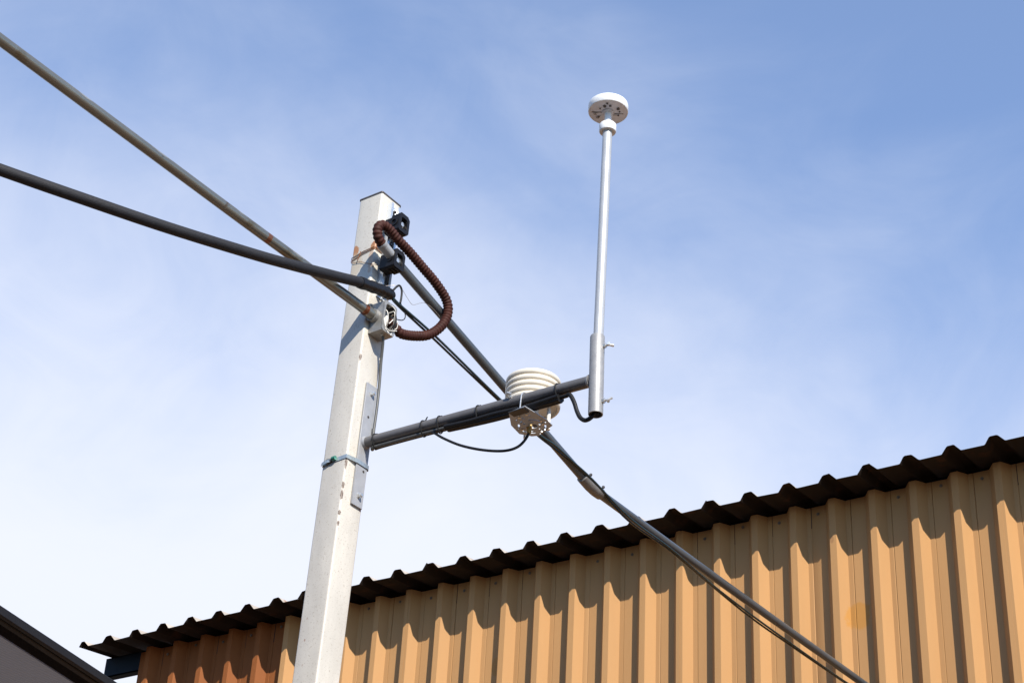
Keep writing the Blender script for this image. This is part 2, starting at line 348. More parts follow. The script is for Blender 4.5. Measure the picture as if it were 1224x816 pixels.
# screws along the top of the wall
scr0 = None
for k in range(1, 36):
    if k % 2 == 0 and random.random() < .35: continue
    x = X0+PITCH*(k+1.25+random.uniform(-.03, .03)); z = WTOP-.035+random.uniform(-.012, .012); y = YO+DEP
    if scr0 is None:
        mb = MB(); mb.lathe((x, y, z), (0,-1,0), [(.0085, 0), (.0085, .0015), (.0052, .0016), (.0052, .006), (0, .0065)], seg=8, smooth=False); scr0 = mb.part('screw', M_wscrew, bld); P0 = Vector((x, y, z))
    else:
        o = scr0.copy(); COL.objects.link(o); o.parent = bld; o.location = Vector((x, y, z))-P0
# roof: trapezoid sheets with the same pitch
RIBR = [(-.285, 0), (-.255, .0025), (-.16, .0325), (-.125, .037), (.015, .037), (.05, .0335), (.19, .0025), (.222, 0)]
def jit(pts):
    dy = random.uniform(-.006, .006); tilt = random.uniform(-.006, .006); n_ = len(pts)
    return [(x+random.uniform(-.0015, .0015), y+dy+tilt*(i_/n_-.5)+random.uniform(-.0008, .0008), z+random.uniform(-.0016, .0016)) for i_, (x, y, z) in enumerate(pts)]
def roof_line(k0, k1):
    pts = []
    for k in range(k0, k1):
        for fr, h in RIBR: pts.append((X0+PITCH*(k+fr), YE, 5.80+h))
    pts.append((X0+PITCH*(k1-.268), YE, 5.80)); pts.append((X0+PITCH*(k1-.14), YE, 5.838)); return jit(pts)
RL = 5.6; rax = (0, RL, RL*SLOPE)
ln_ = [(X0-.030, YE, 5.806), (X0-.018, YE, 5.834), (X0+.004, YE, 5.836), (X0+PITCH*.208, YE, 5.80)]
for k in range(1, 4): ln_ += [(X0+PITCH*(k+fr), YE, 5.80+h) for fr, h in RIBR]
ln_ += [(X0+PITCH*(4-.268), YE, 5.80), (X0+PITCH*(4-.14), YE, 5.837)]
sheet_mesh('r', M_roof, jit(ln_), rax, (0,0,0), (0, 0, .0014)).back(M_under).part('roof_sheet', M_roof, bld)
for i, k in enumerate(range(4, 36, 4)):
    off = .0016*(1+i % 2)
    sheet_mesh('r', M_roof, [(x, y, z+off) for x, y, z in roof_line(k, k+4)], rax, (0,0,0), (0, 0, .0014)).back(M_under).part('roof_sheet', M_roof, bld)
# roofing screws with washers near the eave
rs0 = None
for k in range(0, 35):
    x = X0+PITCH*(k+.55+random.uniform(-.05, .05)); y = YE+.26+random.uniform(-.01, .01); z = 5.80+SLOPE*(y-YE)+.002
    if rs0 is None:
        mb = MB(); mb.lathe((x, y, z), (0,-.148,.989), [(.011, 0), (.010, .003), (.005, .0032), (.005, .010), (0, .011)], seg=8, smooth=False); rs0 = mb.part('roof_screw', M_zinc, bld); P1 = Vector((x, y, z))
    else:
        o = rs0.copy(); COL.objects.link(o); o.parent = bld; o.location = Vector((x, y, z))-P1
# eave purlin: a C-section whose end sticks out past the corner
YB = YO+DEP+.004
pur = MB(); xa, xb = -4.335, 3.05
for c, s_ in (((0, YB+.003, 5.768), (.006, .118)), ((0, YB+.026, 5.712), (.052, .006)), ((0, YB+.026, 5.824), (.052, .006)), ((0, YB+.049, 5.722), (.006, .02))):
    pur.box(((xa+xb)/2, c[1], c[2]), (xb-xa, s_[0], s_[1]))
pu = pur.part('purlin', M_navy, bld); pu['label'] = 'dark navy steel purlin under the eave, end sticking out past the corner'
# the other three walls and inner purlins so the shed is a closed volume
XL, XR, YBk = X0+PITCH*1.17, X0+PITCH*38.6, YE+RL-.2
for x in (XL, XR):
    mb = MB(); pr = []
    for q in range(26):
        y = YB+.06+q*.2
        for dy, dx in ((0, .03), (.09, .03), (.12, 0), (.16, 0)): pr.append((x+dx, y+dy, 0))
    v = []; n_ = len(pr)
    for p in pr: v.append(p)
    for p in pr: v.append((p[0], p[1], 5.78+SLOPE*(p[1]-YE)))
    mb.add(v, [(q, q+1, n_+q+1, n_+q) for q in range(n_-1)]); mb.part('side_wall', M_wall, bld)
mb = MB(); mb.box(((XL+XR)/2, YBk, 3.2), (XR-XL, .04, 6.4)); mb.part('rear_wall', M_wall, bld)

# ------------------------------------------------------------------ dark awning at the lower left
ED = Vector((-.1258, .9921, 0)); EN = Vector((.9921, .1258, 0)); UP = Vector((0,0,1)); E0 = Vector((-1.282, .163, 4.07))
awn = empty('awning', Vector((E0.x-1.2, E0.y, 0)), 'charcoal fabric awning with a black frame in the lower left corner', 'awning')
La, Lb, Wd = -3.6, 1.8, 3.2
def bar(u0, u1, z0, z1, l0=La, l1=Lb):   # u measured inward from the outer edge
    c = E0+ED*(l0+l1)/2-EN*(u0+u1)/2+UP*(z0+z1)/2
    return MB().box(c, (u1-u0, l1-l0, z1-z0), (EN, ED, UP), bev=.003)
bar(0, .019, -.0315, 0).part('edge_profile', M_frame, awn)
bar(.0195, .0255, -.023, -.006).part('gasket', M_gasket, awn)
bar(.0262, .051, -.0315, -.007).part('edge_profile', M_frame, awn)
bar(.0517, .110, -.0275, -.008).part('gasket', M_gasket, awn)
fa = MB(); nu, nv = 60, 20; v = []; fc = []
for i in range(nu+1):
    for j in range(nv+1):
        v.append(E0+ED*(La+(Lb-La)*i/nu)-EN*(.100+(Wd-.100)*j/nv)+UP*(-.0225-.02*math.sin(math.pi*j/nv)))
for i in range(nu):
    for j in range(nv): fc.append((i*(nv+1)+j, (i+1)*(nv+1)+j, (i+1)*(nv+1)+j+1, i*(nv+1)+j+1))
fa.add(v, fc, True); fa.part('fabric', M_canvas, awn)
bar(Wd-.02, Wd+.04, -.05, 0).part('edge_profile', M_frame, awn)
for l_ in (La+.03, Lb-.03):
    MB().box(E0+ED*l_-EN*(Wd/2+.06)-UP*.075, (Wd-.12, .05, .06), (EN, ED, UP), bev=.003).part('cross_bar', M_frame, awn)
    for u_ in (.075, Wd-.05):
        p = E0+ED*l_-EN*u_; MB().box((p.x, p.y, 2.01), (.06, .06, 4.02), (EN, ED, UP), bev=.003).part('leg', M_frame, awn)

# ------------------------------------------------------------------ added unseen building behind the viewer, cutting sky fill; pipe and hose end there
M_render = mat('brown_render', (.20, .135, .095), rough=.9, var=.2, vscale=1.5, bump=.3, bscale=20)
M_trim = mat('render_trim', (.30, .27, .24), rough=.8, var=.15, vscale=4)
M_pane = mat('window_glass', (.02, .025, .03), rough=.08, spec=.8)
nb = empty('added_shade_building', (0, -9.5, 0), 'added brown rendered building behind the viewer, unseen, to deepen the shade', 'building')
NW = -6.6; NH = 5.3
MB().box((0, NW-3, NH/2), (34, 6, NH)).part('wall', M_render, nb)
MB().box((0, NW-3, NH+.08), (34.3, 6.3, .16), bev=.02).part('coping', M_trim, nb)
for x in (-12, -8, -4.6, 5.2, 9, 13):
    for z in (1.5, 3.9):
        f_ = MB().prism([(-.7, -.6), (.7, -.6), (.7, .6), (-.7, .6)], Vector((1,0,0)), Vector((0,0,1)), Vector((0,1,0)), (x, NW+.004, z), .05, hole=[(-.62, -.52), (.62, -.52), (.62, .52), (-.62, .52)]).part('window', M_trim, nb)
        MB().box((x, NW+.012, z), (1.24, .012, 1.04)).part('pane', M_pane, f_)

# ------------------------------------------------------------------ the square steel post
W_ = .10
base = G(-.05, .05, -5.40)
post = empty('square_post', base, 'tall white painted square steel post with rust chips along its edges', 'post')
mb = MB(); outl = rrect(W_, W_, .007, 4)
mb.prism(outl, FX, FY, -FZ, G(-.05, .05, 0), 5.43); mb.part('shaft', M_post, post)
MB().prism(rrect(W_+.004, W_+.004, .006, 3), FX, FY, FZ, G(-.05, .05, .0005), .005).part('cap', M_cap, post)

# strut channel bolted to the right face near the top
ch = empty('strut_channel', G(.01, .055, -.40), 'short galvanised strut channel bolted near the top of the white post', 'bracket')
mb = MB(); zc, zl = -.2145, .375; yc = .056
mb.box(G(.0022, yc, zc), (.003, .044, zl), AX); mb.box(G(.0122, yc-.0205, zc), (.0165, .003, zl), AX); mb.box(G(.0122, yc+.0205, zc), (.0165, .003, zl), AX)
mb.box(G(.0195, yc-.0155, zc), (.0025, .0065, zl), AX); mb.box(G(.0195, yc+.0155, zc), (.0025, .0065, zl), AX)
mb.part('channel', M_channel, ch)
for z in (-.055, -.355):
    mb = MB(); mb.lathe(G(.004, yc, z), FX, [(.010, 0), (.010, .003), (.0065, .0032), (.0065, .016), (.004, .018), (0, .018)], seg=6, smooth=False)
    mb.tube([G(.006, yc, z), G(.012, yc-.006, z-.02), G(.011, yc-.007, z-.034)], .0028, 8); mb.part('bolt', M_dark, ch)

# black clamps
def clamp(zc, lab):
    c = empty('cable_clamp', G(.022, .033, zc), lab, 'clamp', 'black clamps on the strut channel')
    hy, hz, yc_ = .026, .036, .034
    outl = [(-hy, -hz*.85), (-hy*.8, -hz), (hy*.8, -hz), (hy, -hz*.8), (hy, hz*.7), (hy*.6, hz), (-hy*.75, hz), (-hy, hz*.82)]
    inn = [(p[0]*.58, p[1]*.58) for p in outl]
    mb = MB(); mb.prism([(p[0]*.86, p[1]*.86) for p in outl], FY, FZ, FX, G(.0215, yc_, zc), .030)
    mb.part('saddle', M_blackpl, c)
    mb = MB(); mb.prism(outl, FY, FZ, FX, G(.052, yc_, zc), .036, hole=inn); mb.prism(inn, FY, FZ, FX, G(.0525, yc_, zc), .018); mb.part('body', M_blackpl, c)
    mb = MB(); mb.lathe(G(.0706, yc_, zc), FX, [(.012, 0), (.012, .002), (.0085, .0022), (.0085, .010), (0, .0105)], seg=6, smooth=False); mb.part('bolt', M_zinc, c)
    mb = MB(); mb.lathe(G(.066, yc_-hy+.001, zc), -FY, [(.0145, 0), (.0145, .004), (.0095, .0045), (.0095, .001), (0, .001)], seg=20); mb.part('bore_rim', M_blackpl, c)
    for k_ in range(3):
        MB().box(G(.057+.012*k_, yc_, zc-hz-.0015), (.005, hy*1.1, .005), AX, bev=.001).part('rib', M_blackpl, c)
    return c
clamp(-.142, 'upper black plastic clamp, empty, above the one gripping the grey pipe')
clamp(-.288, 'lower black plastic clamp with the grey pipe running out behind it')

# grey brace/conduit pipe from the clamp down to the shed wall
PX = .064
b0 = G(PX, .02, -.277); b1 = G(PX, 1.235, -.576); b2 = G(PX-.005, 3.47, -.549)
br = empty('conduit_pipe', b2, 'grey two-piece conduit pipe running from the post to the shed wall', 'pipe')
MB().tube([b0, b0.lerp(b1, .5), b1], .0165, 18).part('upper_pipe', M_brace, br)
MB().tube([b1, b1.lerp(b2, .33)+Vector((0,0,-.004)), b1.lerp(b2, .66)+Vector((0,0,-.003)), b2], .0165, 18).part('lower_pipe', M_brace, br)
da = (b1-b0).normalized(); db = (b2-b1).normalized()
mb = MB(); mb.tube([b1-da*.072, b1-da*.068, b1-da*.02, b1+db*.02, b1+db*.052, b1+db*.058], [.0185, .0225, .0225, .0225, .0220, .0175], 20); cp = mb.part('coupling', M_coupl, br)
for p, d in ((b1-da*.05, da), (b1+db*.035, db)):
    sd_ = (FX*.75+FZ*.45).normalized()
    mb = MB(); mb.tube([p+sd_*.02, p+sd_*.034], .004, 8); mb.tube([p+sd_*.026, p+sd_*.031], .0065, 6); mb.part('set_screw', M_arm, cp)
# bright end fitting of the pipe
mb = MB(); e0 = G(PX+.004, -.043, -.262); e1 = G(PX+.002, .024, -.279)
mb.tube([e0.lerp(e1, k_/24) for k_ in range(25)], [.0185 if k_ < 4 else .0176-.0006*(k_ % 2) for k_ in range(25)], 20); mb.part('end_fitting', M_bracket, br)

# brown corrugated flexible conduit looping from the fitting to the box
raw = [(.038, .070, -.497), (.046, .100, -.506), (.050, .125, -.5145), (.055, .185, -.492), (.070, .238, -.463), (.088, .276, -.414), (.097, .292, -.358), (.098, .276, -.311), (.096, .214, -.277),
       (.092, .146, -.254), (.088, .079, -.232), (.083, .015, -.2145), (.079, -.027, -.1985), (.075, -.058, -.199), (.072, -.073, -.222), (.070, -.064, -.250), (.068, -.038, -.2635)]
path = resample(smooth_path([G(*p) for p in raw], 14), .0022)
rad = [.0160+.0013*math.sin(2*math.pi*i/5.5) for i in range(len(path))]
fl = MB(); fl.tube(path, rad, 16)
fl.thing('flexible_conduit', M_flex, path[0], 'brown corrugated flexible conduit looping from the pipe end to the open box', 'conduit')

# open junction box on the right face
jb = empty('junction_box', G(.03, .05, -.555), 'open cast metal junction box without lid on the side of the post', 'box')
bx0, bx1, by0, by1, bz0, bz1 = .0015, .058, .020, .079, -.557, -.446; t_ = .0035
mb = MB()
mb.box(G(bx0+t_/2, (by0+by1)/2, (bz0+bz1)/2), (t_, by1-by0, bz1-bz0), AX)
mb.box(G((bx0+bx1)/2+.002, by0+t_/2, (bz0+bz1)/2), (bx1-bx0-.004, t_, bz1-bz0), AX); mb.box(G((bx0+bx1)/2+.002, by1-t_/2, (bz0+bz1)/2), (bx1-bx0-.004, t_, bz1-bz0), AX)
mb.box(G((bx0+bx1)/2+.002, (by0+by1)/2, bz0+t_/2), (bx1-bx0-.004, by1-by0-2*t_-.0004, t_), AX); mb.box(G((bx0+bx1)/2+.002, (by0+by1)/2, bz1-t_/2), (bx1-bx0-.004, by1-by0-2*t_-.0004, t_), AX)
mb.part('body', M_box, jb)
mb = MB(); cy, cz = (by0+by1)/2, (bz0+bz1)/2
mb.prism(rrect(by1-by0+.003, bz1-bz0+.003, .010, 4), FY, FZ, FX, G(bx1-.001, cy, cz), .0045, hole=rrect(by1-by0-.012, bz1-bz0-.014, .012, 4)); mb.part('rim', M_box, jb)
mb = MB(); mb.box(G(bx0+.010, cy, cz), (.012, by1-by0-.012, bz1-bz0-.014), AX, bev=.002); mb.part('insert', M_dark, jb)
mb = MB(); mb.lathe(G(bx0+.014, cy-.004, cz-.018), (FX*.9-FY*.3), [(.019, 0), (.019, .016), (.012, .018), (.011, .004), (0, .004)], seg=20); mb.part('hub', M_box, jb)
mb = MB(); mb.tube([G(.028, cy+.016, bz1-.016), G(.034, cy+.015, cz+.01), G(.030, cy+.012, cz-.012)], .0065, 12); mb.part('terminal', M_wire, jb)
for q in ([(.050, .028, -.512), (.061, .030, -.520), (.064, .037, -.528), (.056, .046, -.533), (.050, .053, -.522)],
          [(.057, .026, -.500), (.064, .024, -.525), (.066, .030, -.545), (.067, .048, -.550), (.066, .066, -.541), (.066, .085, -.532)],
          [(.045, .060, -.470), (.063, .066, -.468), (.064, .070, -.500), (.058, .072, -.530)],
          [(.050, .050, -.455), (.062, .054, -.452), (.066, .066, -.462), (.060, .073, -.470)],
          [(.050, .030, -.470), (.068, .028, -.490), (.070, .034, -.515), (.060, .050, -.520), (.066, .062, -.500)],
          [(.055, .040, -.540), (.068, .044, -.560), (.066, .058, -.562), (.058, .070, -.545)],
          [(.056, .072, -.485), (.068, .082, -.500), (.064, .086, -.520), (.055, .076, -.530)]):
    MB().tube(smooth_path([G(*p) for p in q], 6), .0016, 8).part('wire', M_wire, jb)
for q in ([(.045, .065, -.46), (.066, .072, -.480), (.067, .074, -.515), (.055, .073, -.54)], [(.048, .060, -.462), (.064, .0685, -.472), (.066, .070, -.51), (.05, .070, -.54)]):
    MB().tube(smooth_path([G(*p) for p in q], 6), .0024, 8).part('wire', M_black, jb)
mb = MB(); mb.tube([G(.022, by0+.001, -.498), G(.022, by0-.016, -.498)], [.0235, .0225], 22); mb.part('hub', M_box, jb)
mb = MB(); mb.lathe(G(.040, cy-.002, bz0-.0005), -FZ, [(.006, 0), (.006, .003), (0, .004)], seg=8, smooth=False); mb.part('screw', M_zinc, jb)

# weathered conduit coming in from the left
p0 = G(.0215, .008, -.498); pts = [p0]+[G(.0215, -y, -.498-.0045*min(1, y/.6)) for y in (.6, 1.5, 3.0, 4.5, 6.75)]
rp = empty('rusty_pipe', pts[-1], 'weathered metal pipe with rust and pale scuffs reaching in from the upper left', 'pipe')
MB().tube(pts, .0165, 20).part('pipe', M_pipe, rp)
MB().tube([G(.0215, .003, -.498), G(.0215, -.028, -.498)], .0195, 20).part('coupling', M_pipe, rp)

# thick black hose with taped end
hz_ = [(.050, .064, -.402), (.052, .0458, -.4069), (.056, -.0047, -.4192), (.066, -.1162, -.458), (.072, -.238, -.5071), (.068, -.4189, -.5717), (.055, -.5831, -.6221), (.010, -.8759, -.6913), (-.050, -1.1369, -.733), (-.120, -1.3746, -.759), (-.33, -2.0, -.805), (-.85, -3.6, -.79), (-1.6, -5.3, -.62), (-2.25, -6.62, -.40)]
ho = empty('black_hose', G(*hz_[-1]), 'thick black cable hose sagging in from the left to the post', 'cable')
MB().tube(smooth_path([G(*p) for p in hz_[2:]], 10), .0172, 20).part('sheath', M_hose, ho)
mb = MB(); tp = smooth_path([G(*p) for p in hz_[:4]], 8)
mb.tube(tp, [.010+.0095*min(1, i/9)+.0012*math.sin(i*1.7) for i in range(len(tp))], 16); mb.part('taped_end', M_tape, ho)

# pair of thin dark cables that follow the grey pipe
cab = [(.058, .050, -.411), (.062, .083, -.4255), (.072, .275, -.452), (.066, .63, -.496), (.078, .86, -.532), (.088, .955, -.538), (.086, 1.075, -.548), (.088, 1.20, -.563), (.086, 1.455, -.604), (.096, 1.735, -.616), (.064, 2.085, -.610), (.050, 2.425, -.604), (.046, 2.78, -.599), (.044, 3.20, -.592), (.05, 3.44, -.585)]
for i, (dx, dz, rr, lab) in enumerate(((0, 0, .0042, 'upper one of two thin dark cables strung along the grey pipe'), (-.008, -.0035, .0040, 'lower one of two thin dark cables strung along the grey pipe'))):
    pts = [G(x+dx*(1 if j > 0 else .3)+(.004*math.sin(j*2.1) if i else 0), y, z+dz*(.25+.75*abs(math.sin(j*.9+.6)))) for j, (x, y, z) in enumerate(cab)]
    MB().tube(smooth_path(pts, 10), rr, 10).thing('data_cable', M_cable, pts[-1], lab, 'cable', 'thin cables along the grey pipe')
# small black loop by the taped hose end, stray fine wires
pts = smooth_path([G(*p) for p in ((.055, .045, -.405), (.060, .062, -.372), (.060, .078, -.356), (.060, .0915, -.366), (.060, .094, -.395), (.060, .092, -.416))], 8)
MB().tube(pts, .0036, 10).thing('cable_loop', M_black, pts[-1], 'small black cable loop beside the taped hose end', 'cable')
pts = smooth_path([G(*p) for p in ((.06, .094, -.416), (.06, .120, -.440), (.06, .1235, -.4575), (.06, .110, -.474), (.055, .085, -.482))], 8)
MB().tube(pts, .0018, 8).thing('wire_loop', M_black, pts[-1], 'thin black wire bowing out above the brown conduit', 'wire')
pts = smooth_path([G(*p) for p in ((.03, .03, -.375), (.06, .06, -.366), (.06, .0898, -.3609), (.06, .122, -.378), (.06, .1522, -.3884), (.06, .185, -.365), (.06, .2133, -.3469), (.07, .245, -.355), (.075, .28, -.370))], 8)
MB().tube(pts, .0007, 6).thing('stray_wire', M_wirefine, pts[0], 'hair-thin stray wire drifting right of the post', 'wire')

# rusty tie wire round the post
tw = empty('tie_wire', G(-.05, .05, -.24), 'rusty tie wire twisted round the top of the post', 'wire')
for dz, zz in ((0, (-.226, -.240, -.243, -.235)), (-.004, (-.232, -.252, -.300, -.300))):
    e = .0022
    q = [(e, .10, zz[0]), (e, e, zz[0]), (e-.004, -e, zz[0]+.001), (-.05, -e, (zz[0]+zz[1])/2+.004), (-.098, -e, zz[1]), (-.1+-e, .002, zz[1]-.001), (-.1-e, .1, zz[2])]
    MB().tube([G(*p) for p in q], .0013, 8).part('strand', M_rwire, tw)
q = smooth_path([G(*p) for p in ((-.1, -.002, -.250), (-.085, -.003, -.263), (-.055, -.003, -.268), (-.045, -.003, -.274), (-.01, -.003, -.292), (.006, .004, -.296), (.030, .028, -.305))], 6)
MB().tube(q, .0009, 6).part('strand', M_rwire, tw)
MB().tube([G(-.060, -.003, -.226), G(-.058, -.005, -.234), G(-.064, -.006, -.252), G(-.066, -.006, -.262)], .0016, 8).part('twist', M_rwire, tw)

# ------------------------------------------------------------------ bracket arm
arm = empty('bracket_arm', G(.004, .066, -1.165), 'grey steel arm on a flat bolted plate, ending in an upright silver sleeve', 'bracket')
MB().box(G(.0045, .067, -.9475), (.006, .051, .435), AX, bev=.0008).part('plate', M_bracket, arm)
for z, y in ((-.762, .069), (-1.128, .069)):
    mb = MB(); mb.lathe(G(.0076, y, z), FX, [(.0105, 0), (.0105, .0018), (.0082, .002), (.0082, .0085), (.005, .0095), (.005, .015), (0, .0155)], seg=6, smooth=False); mb.part('bolt', M_zinc, arm)
for z, y in ((-.848, .066), (-1.04, .076)):
    mb = MB(); mb.lathe(G(.0076, y, z), FX, [(.0045, 0), (.0045, .0006), (0, .0008)], seg=12); mb.part('bolt_hole', M_dark, arm)
ar = .0175
A0 = G(.0078, .068, -.9405); A1 = G(.868, .072, -.9615); AD = (A1-A0).normalized()
MB().tube([A0, A0.lerp(A1, .5), A1], ar, 24).part('tube', M_arm, arm)
mb = MB(); mb.tube([A0+AD*.0002, A0+AD*.003, A0+AD*.009], [.0215, .0205, .0172], 20); mb.part('weld', M_bracket, arm)
s0 = G(.8885, .072, -1.080); s1 = G(.8795, .072, -.8125); SD = (s1-s0).normalized(); SL = (s1-s0).length
mb = MB(); mb.lathe(s0, SD, [(.0190, 0), (.0215, .0003), (.0218, .003), (.0218, SL-.003), (.0208, SL), (.0165, SL), (.0165, SL-.06)], seg=32)
mb.lathe(s0, SD, [(.0190, 0), (.0190, .09)], seg=32); mb.part('sleeve', M_sleeve, arm)
mb = MB(); mb.lathe(s0+SD*.089, SD, [(.0189, 0), (0, .0005)], seg=24); mb.part('sleeve_stop', M_dark, arm)
mb = MB(); q = A1-AD*.0085; mb.tube([q-AD*.004, q, q+AD*.004], [.0176, .0195, .0205], 20); mb.part('weld', M_sleeve, arm)
for zf, rot in ((.86, .2), (.155, .9)):
    c0 = s0+SD*SL*zf; d = (FX*.93+FY*.10-FZ*.02).normalized()
    wb = MB(); wb.tube([c0+d*.020, c0+d*.029], .0078, 6, smooth=False); wb.tube([c0+d*.025, c0+d*.042], .0034, 8)
    side = (FY*math.cos(rot)+FZ*math.sin(rot)).normalized()
    for sg in (-1, 1):
        a_ = c0+d*.039+side*sg*.002; b_ = c0+d*.046+side*sg*.013; wb.tube([a_, a_.lerp(b_, .5), b_], [.0032, .0038, .0046], 8)
    wb.part('wing_screw', M_zinc, arm)

# antenna mast and antenna
m0 = s0+SD*.10; mtop = G(.8727, .072, -.018); MD = (mtop-m0).normalized()
MB().tube([m0, m0.lerp(mtop, .5), mtop], .0150, 28).thing('antenna_mast', M_mast, m0, 'slim white vertical mast standing in the silver sleeve', 'mast')
an = empty('antenna', mtop, 'round white disc antenna on top of the slim mast', 'antenna')
UPA = Vector((0,0,1))
mb = MB(); mb.lathe(mtop, UPA, [(.0152, -.029), (.0255, -.0285), (.0272, -.0255), (.0272, -.002), (.0252, .001), (.0125, .0015), (0, .0015)], seg=40); mb.part('collar', M_ant, an)
mb = MB(); mb.lathe(mtop, UPA, [(.0112, .0005), (.0112, .053)], seg=28); mb.part('stem', M_ant, an)
zb = .052
mb = MB(); mb.lathe(mtop, UPA, [(.0600, zb+.0005), (.0622, zb), (.0636, zb+.0015), (.0640, zb+.024), (.0628, zb+.0285), (.059, zb+.031), (.03, zb+.033), (0, zb+.0335)], seg=64); mb.part('dome', M_ant, an)
mb = MB(); mb.lathe(mtop, UPA, [(.0601, zb+.0006), (.020, zb+.0012), (.018, zb-.004), (.0113, zb-.0045)], seg=48); mb.part('base_plate', M_antlow, an)
def under(u, v, z=0): return mtop+Vector((RIGHT.x, RIGHT.y, 0)).normalized()*u+Vector((FWD.x, FWD.y, 0)).normalized()*v+UPA*(zb-.0006+z)
for u, v, r in ((-.006, -.044, .0028), (-.013, -.030, .0045), (-.027, -.018, .0020), (.030, -.020, .0045), (.036, -.006, .0022), (.004, -.033, .0034), (-.032, .026, .0036), (.033, .012, .0026)):
    mb = MB(); mb.lathe(under(u, v), -UPA, [(r*1.25, -.0003), (r*1.2, .0012), (r*.75, .0014), (r*.7, .0004), (0, .0004)], seg=12); mb.part('screw_hole', M_print, an)
eu = Vector((RIGHT.x, RIGHT.y, 0)).normalized(); ev = Vector((FWD.x, FWD.y, 0)).normalized()
for u, v, a, b_ in ((-.034, .000, .036, .0012), (.034, .004, .030, .0012)): MB().box(under(u, v), (a, b_, .0012), (eu, ev, UPA)).part('seam', M_print, an)
for u, v, a, b_ in ((-.040, .009, .016, .010), (-.028, .023, .012, .010), (.022, .012, .014, .006)): MB().box(under(u, v, -.0002), (a, b_, .0008), (eu, ev, UPA)).part('label', M_ant, an)
for u, v, a, b_ in ((-.042, .008, .009, .0016), (-.040, .011, .010, .0014), (-.028, .022, .007, .006), (.018, .011, .0016, .004), (.022, .0115, .0016, .004), (.026, .012, .0016, .004)): MB().box(under(u, v, -.0008), (a, b_, .0008), (eu, ev, UPA)).part('printed_mark', M_print, an)

# ------------------------------------------------------------------ radiation shield (stacked plates) and its mounting plate
sx, sy = .590, .156; ztop = -.838
sh = empty('radiation_shield', G(sx, sy, -.995), 'cream white stacked-plate radiation shield hung behind the grey arm', 'sensor')
SC = G(sx, sy, ztop)
NP = 5; sp = .0198; Rr = .084
for i in range(NP):
    c = SC-UPA*sp*i; rin = .030 if 0 < i else 0.0
    lip = [(Rr-.007+.008*math.cos(math.radians(a)), -.0098+.0094*math.sin(math.radians(a))) for a in range(90, -91, -15)]
    pr = [(rin, .0035 if i == 0 else .001), (.058, .003 if i == 0 else .0008)]+lip+[(Rr-.0085, -.0175), (Rr-.011, -.008), (.060, -.004), (max(rin, .002), -.003)]
    if i: pr.append((rin, .001))
    mb = MB(); mb.lathe(c, UPA, pr, seg=64); o = mb.part('plate', M_cream, sh)
    if i == 0: o['label'] = 'closed top plate of the shield'
cb = SC-UPA*sp*(NP-1)
mb = MB(); mb.lathe(cb, UPA, [(.0, -.0035), (.046, -.0035), (.048, -.001)], seg=40); mb.part('inner_disc', M_cream2, sh)
mb = MB(); mb.tube([cb-UPA*.003, cb-UPA*.040], .022, 24); mb.part('sensor_body', M_cream2, sh)
zpl = -1.012; PC = G(.615, .1155, zpl)
ux = Vector((FX.x, FX.y, 0)).normalized(); uy = Vector((FY.x, FY.y, 0)).normalized()
for a in (25, 145, 265):
    dx, dy = .052*math.cos(math.radians(a)), .052*math.sin(math.radians(a)); p = cb+ux*dx+uy*dy
    top = Vector((p.x, p.y, cb.z-.002)); MB().tube([top, Vector((p.x, p.y, PC.z+.001))], .0062, 14).part('rod', M_cream2, sh)
    for i in range(NP-1):
        pc = SC-UPA*sp*i
        MB().tube([Vector((p.x, p.y, pc.z-.0025)), Vector((p.x, p.y, pc.z-sp+.0015))], .008, 10).part('spacer', M_cream2, sh)
# printed mark on the underside of the lowest plate (too small to read in the picture)
for i, (a, b_) in enumerate(((.010, .0024), (.007, .002), (.009, .002), (.006, .002), (.008, .002))):
    MB().box(cb+ux*(.058)+uy*(-.016+.0052*i)-UPA*.0042, (a, b_, .0008), (ux, uy, UPA)).part('printed_mark', M_print, sh)
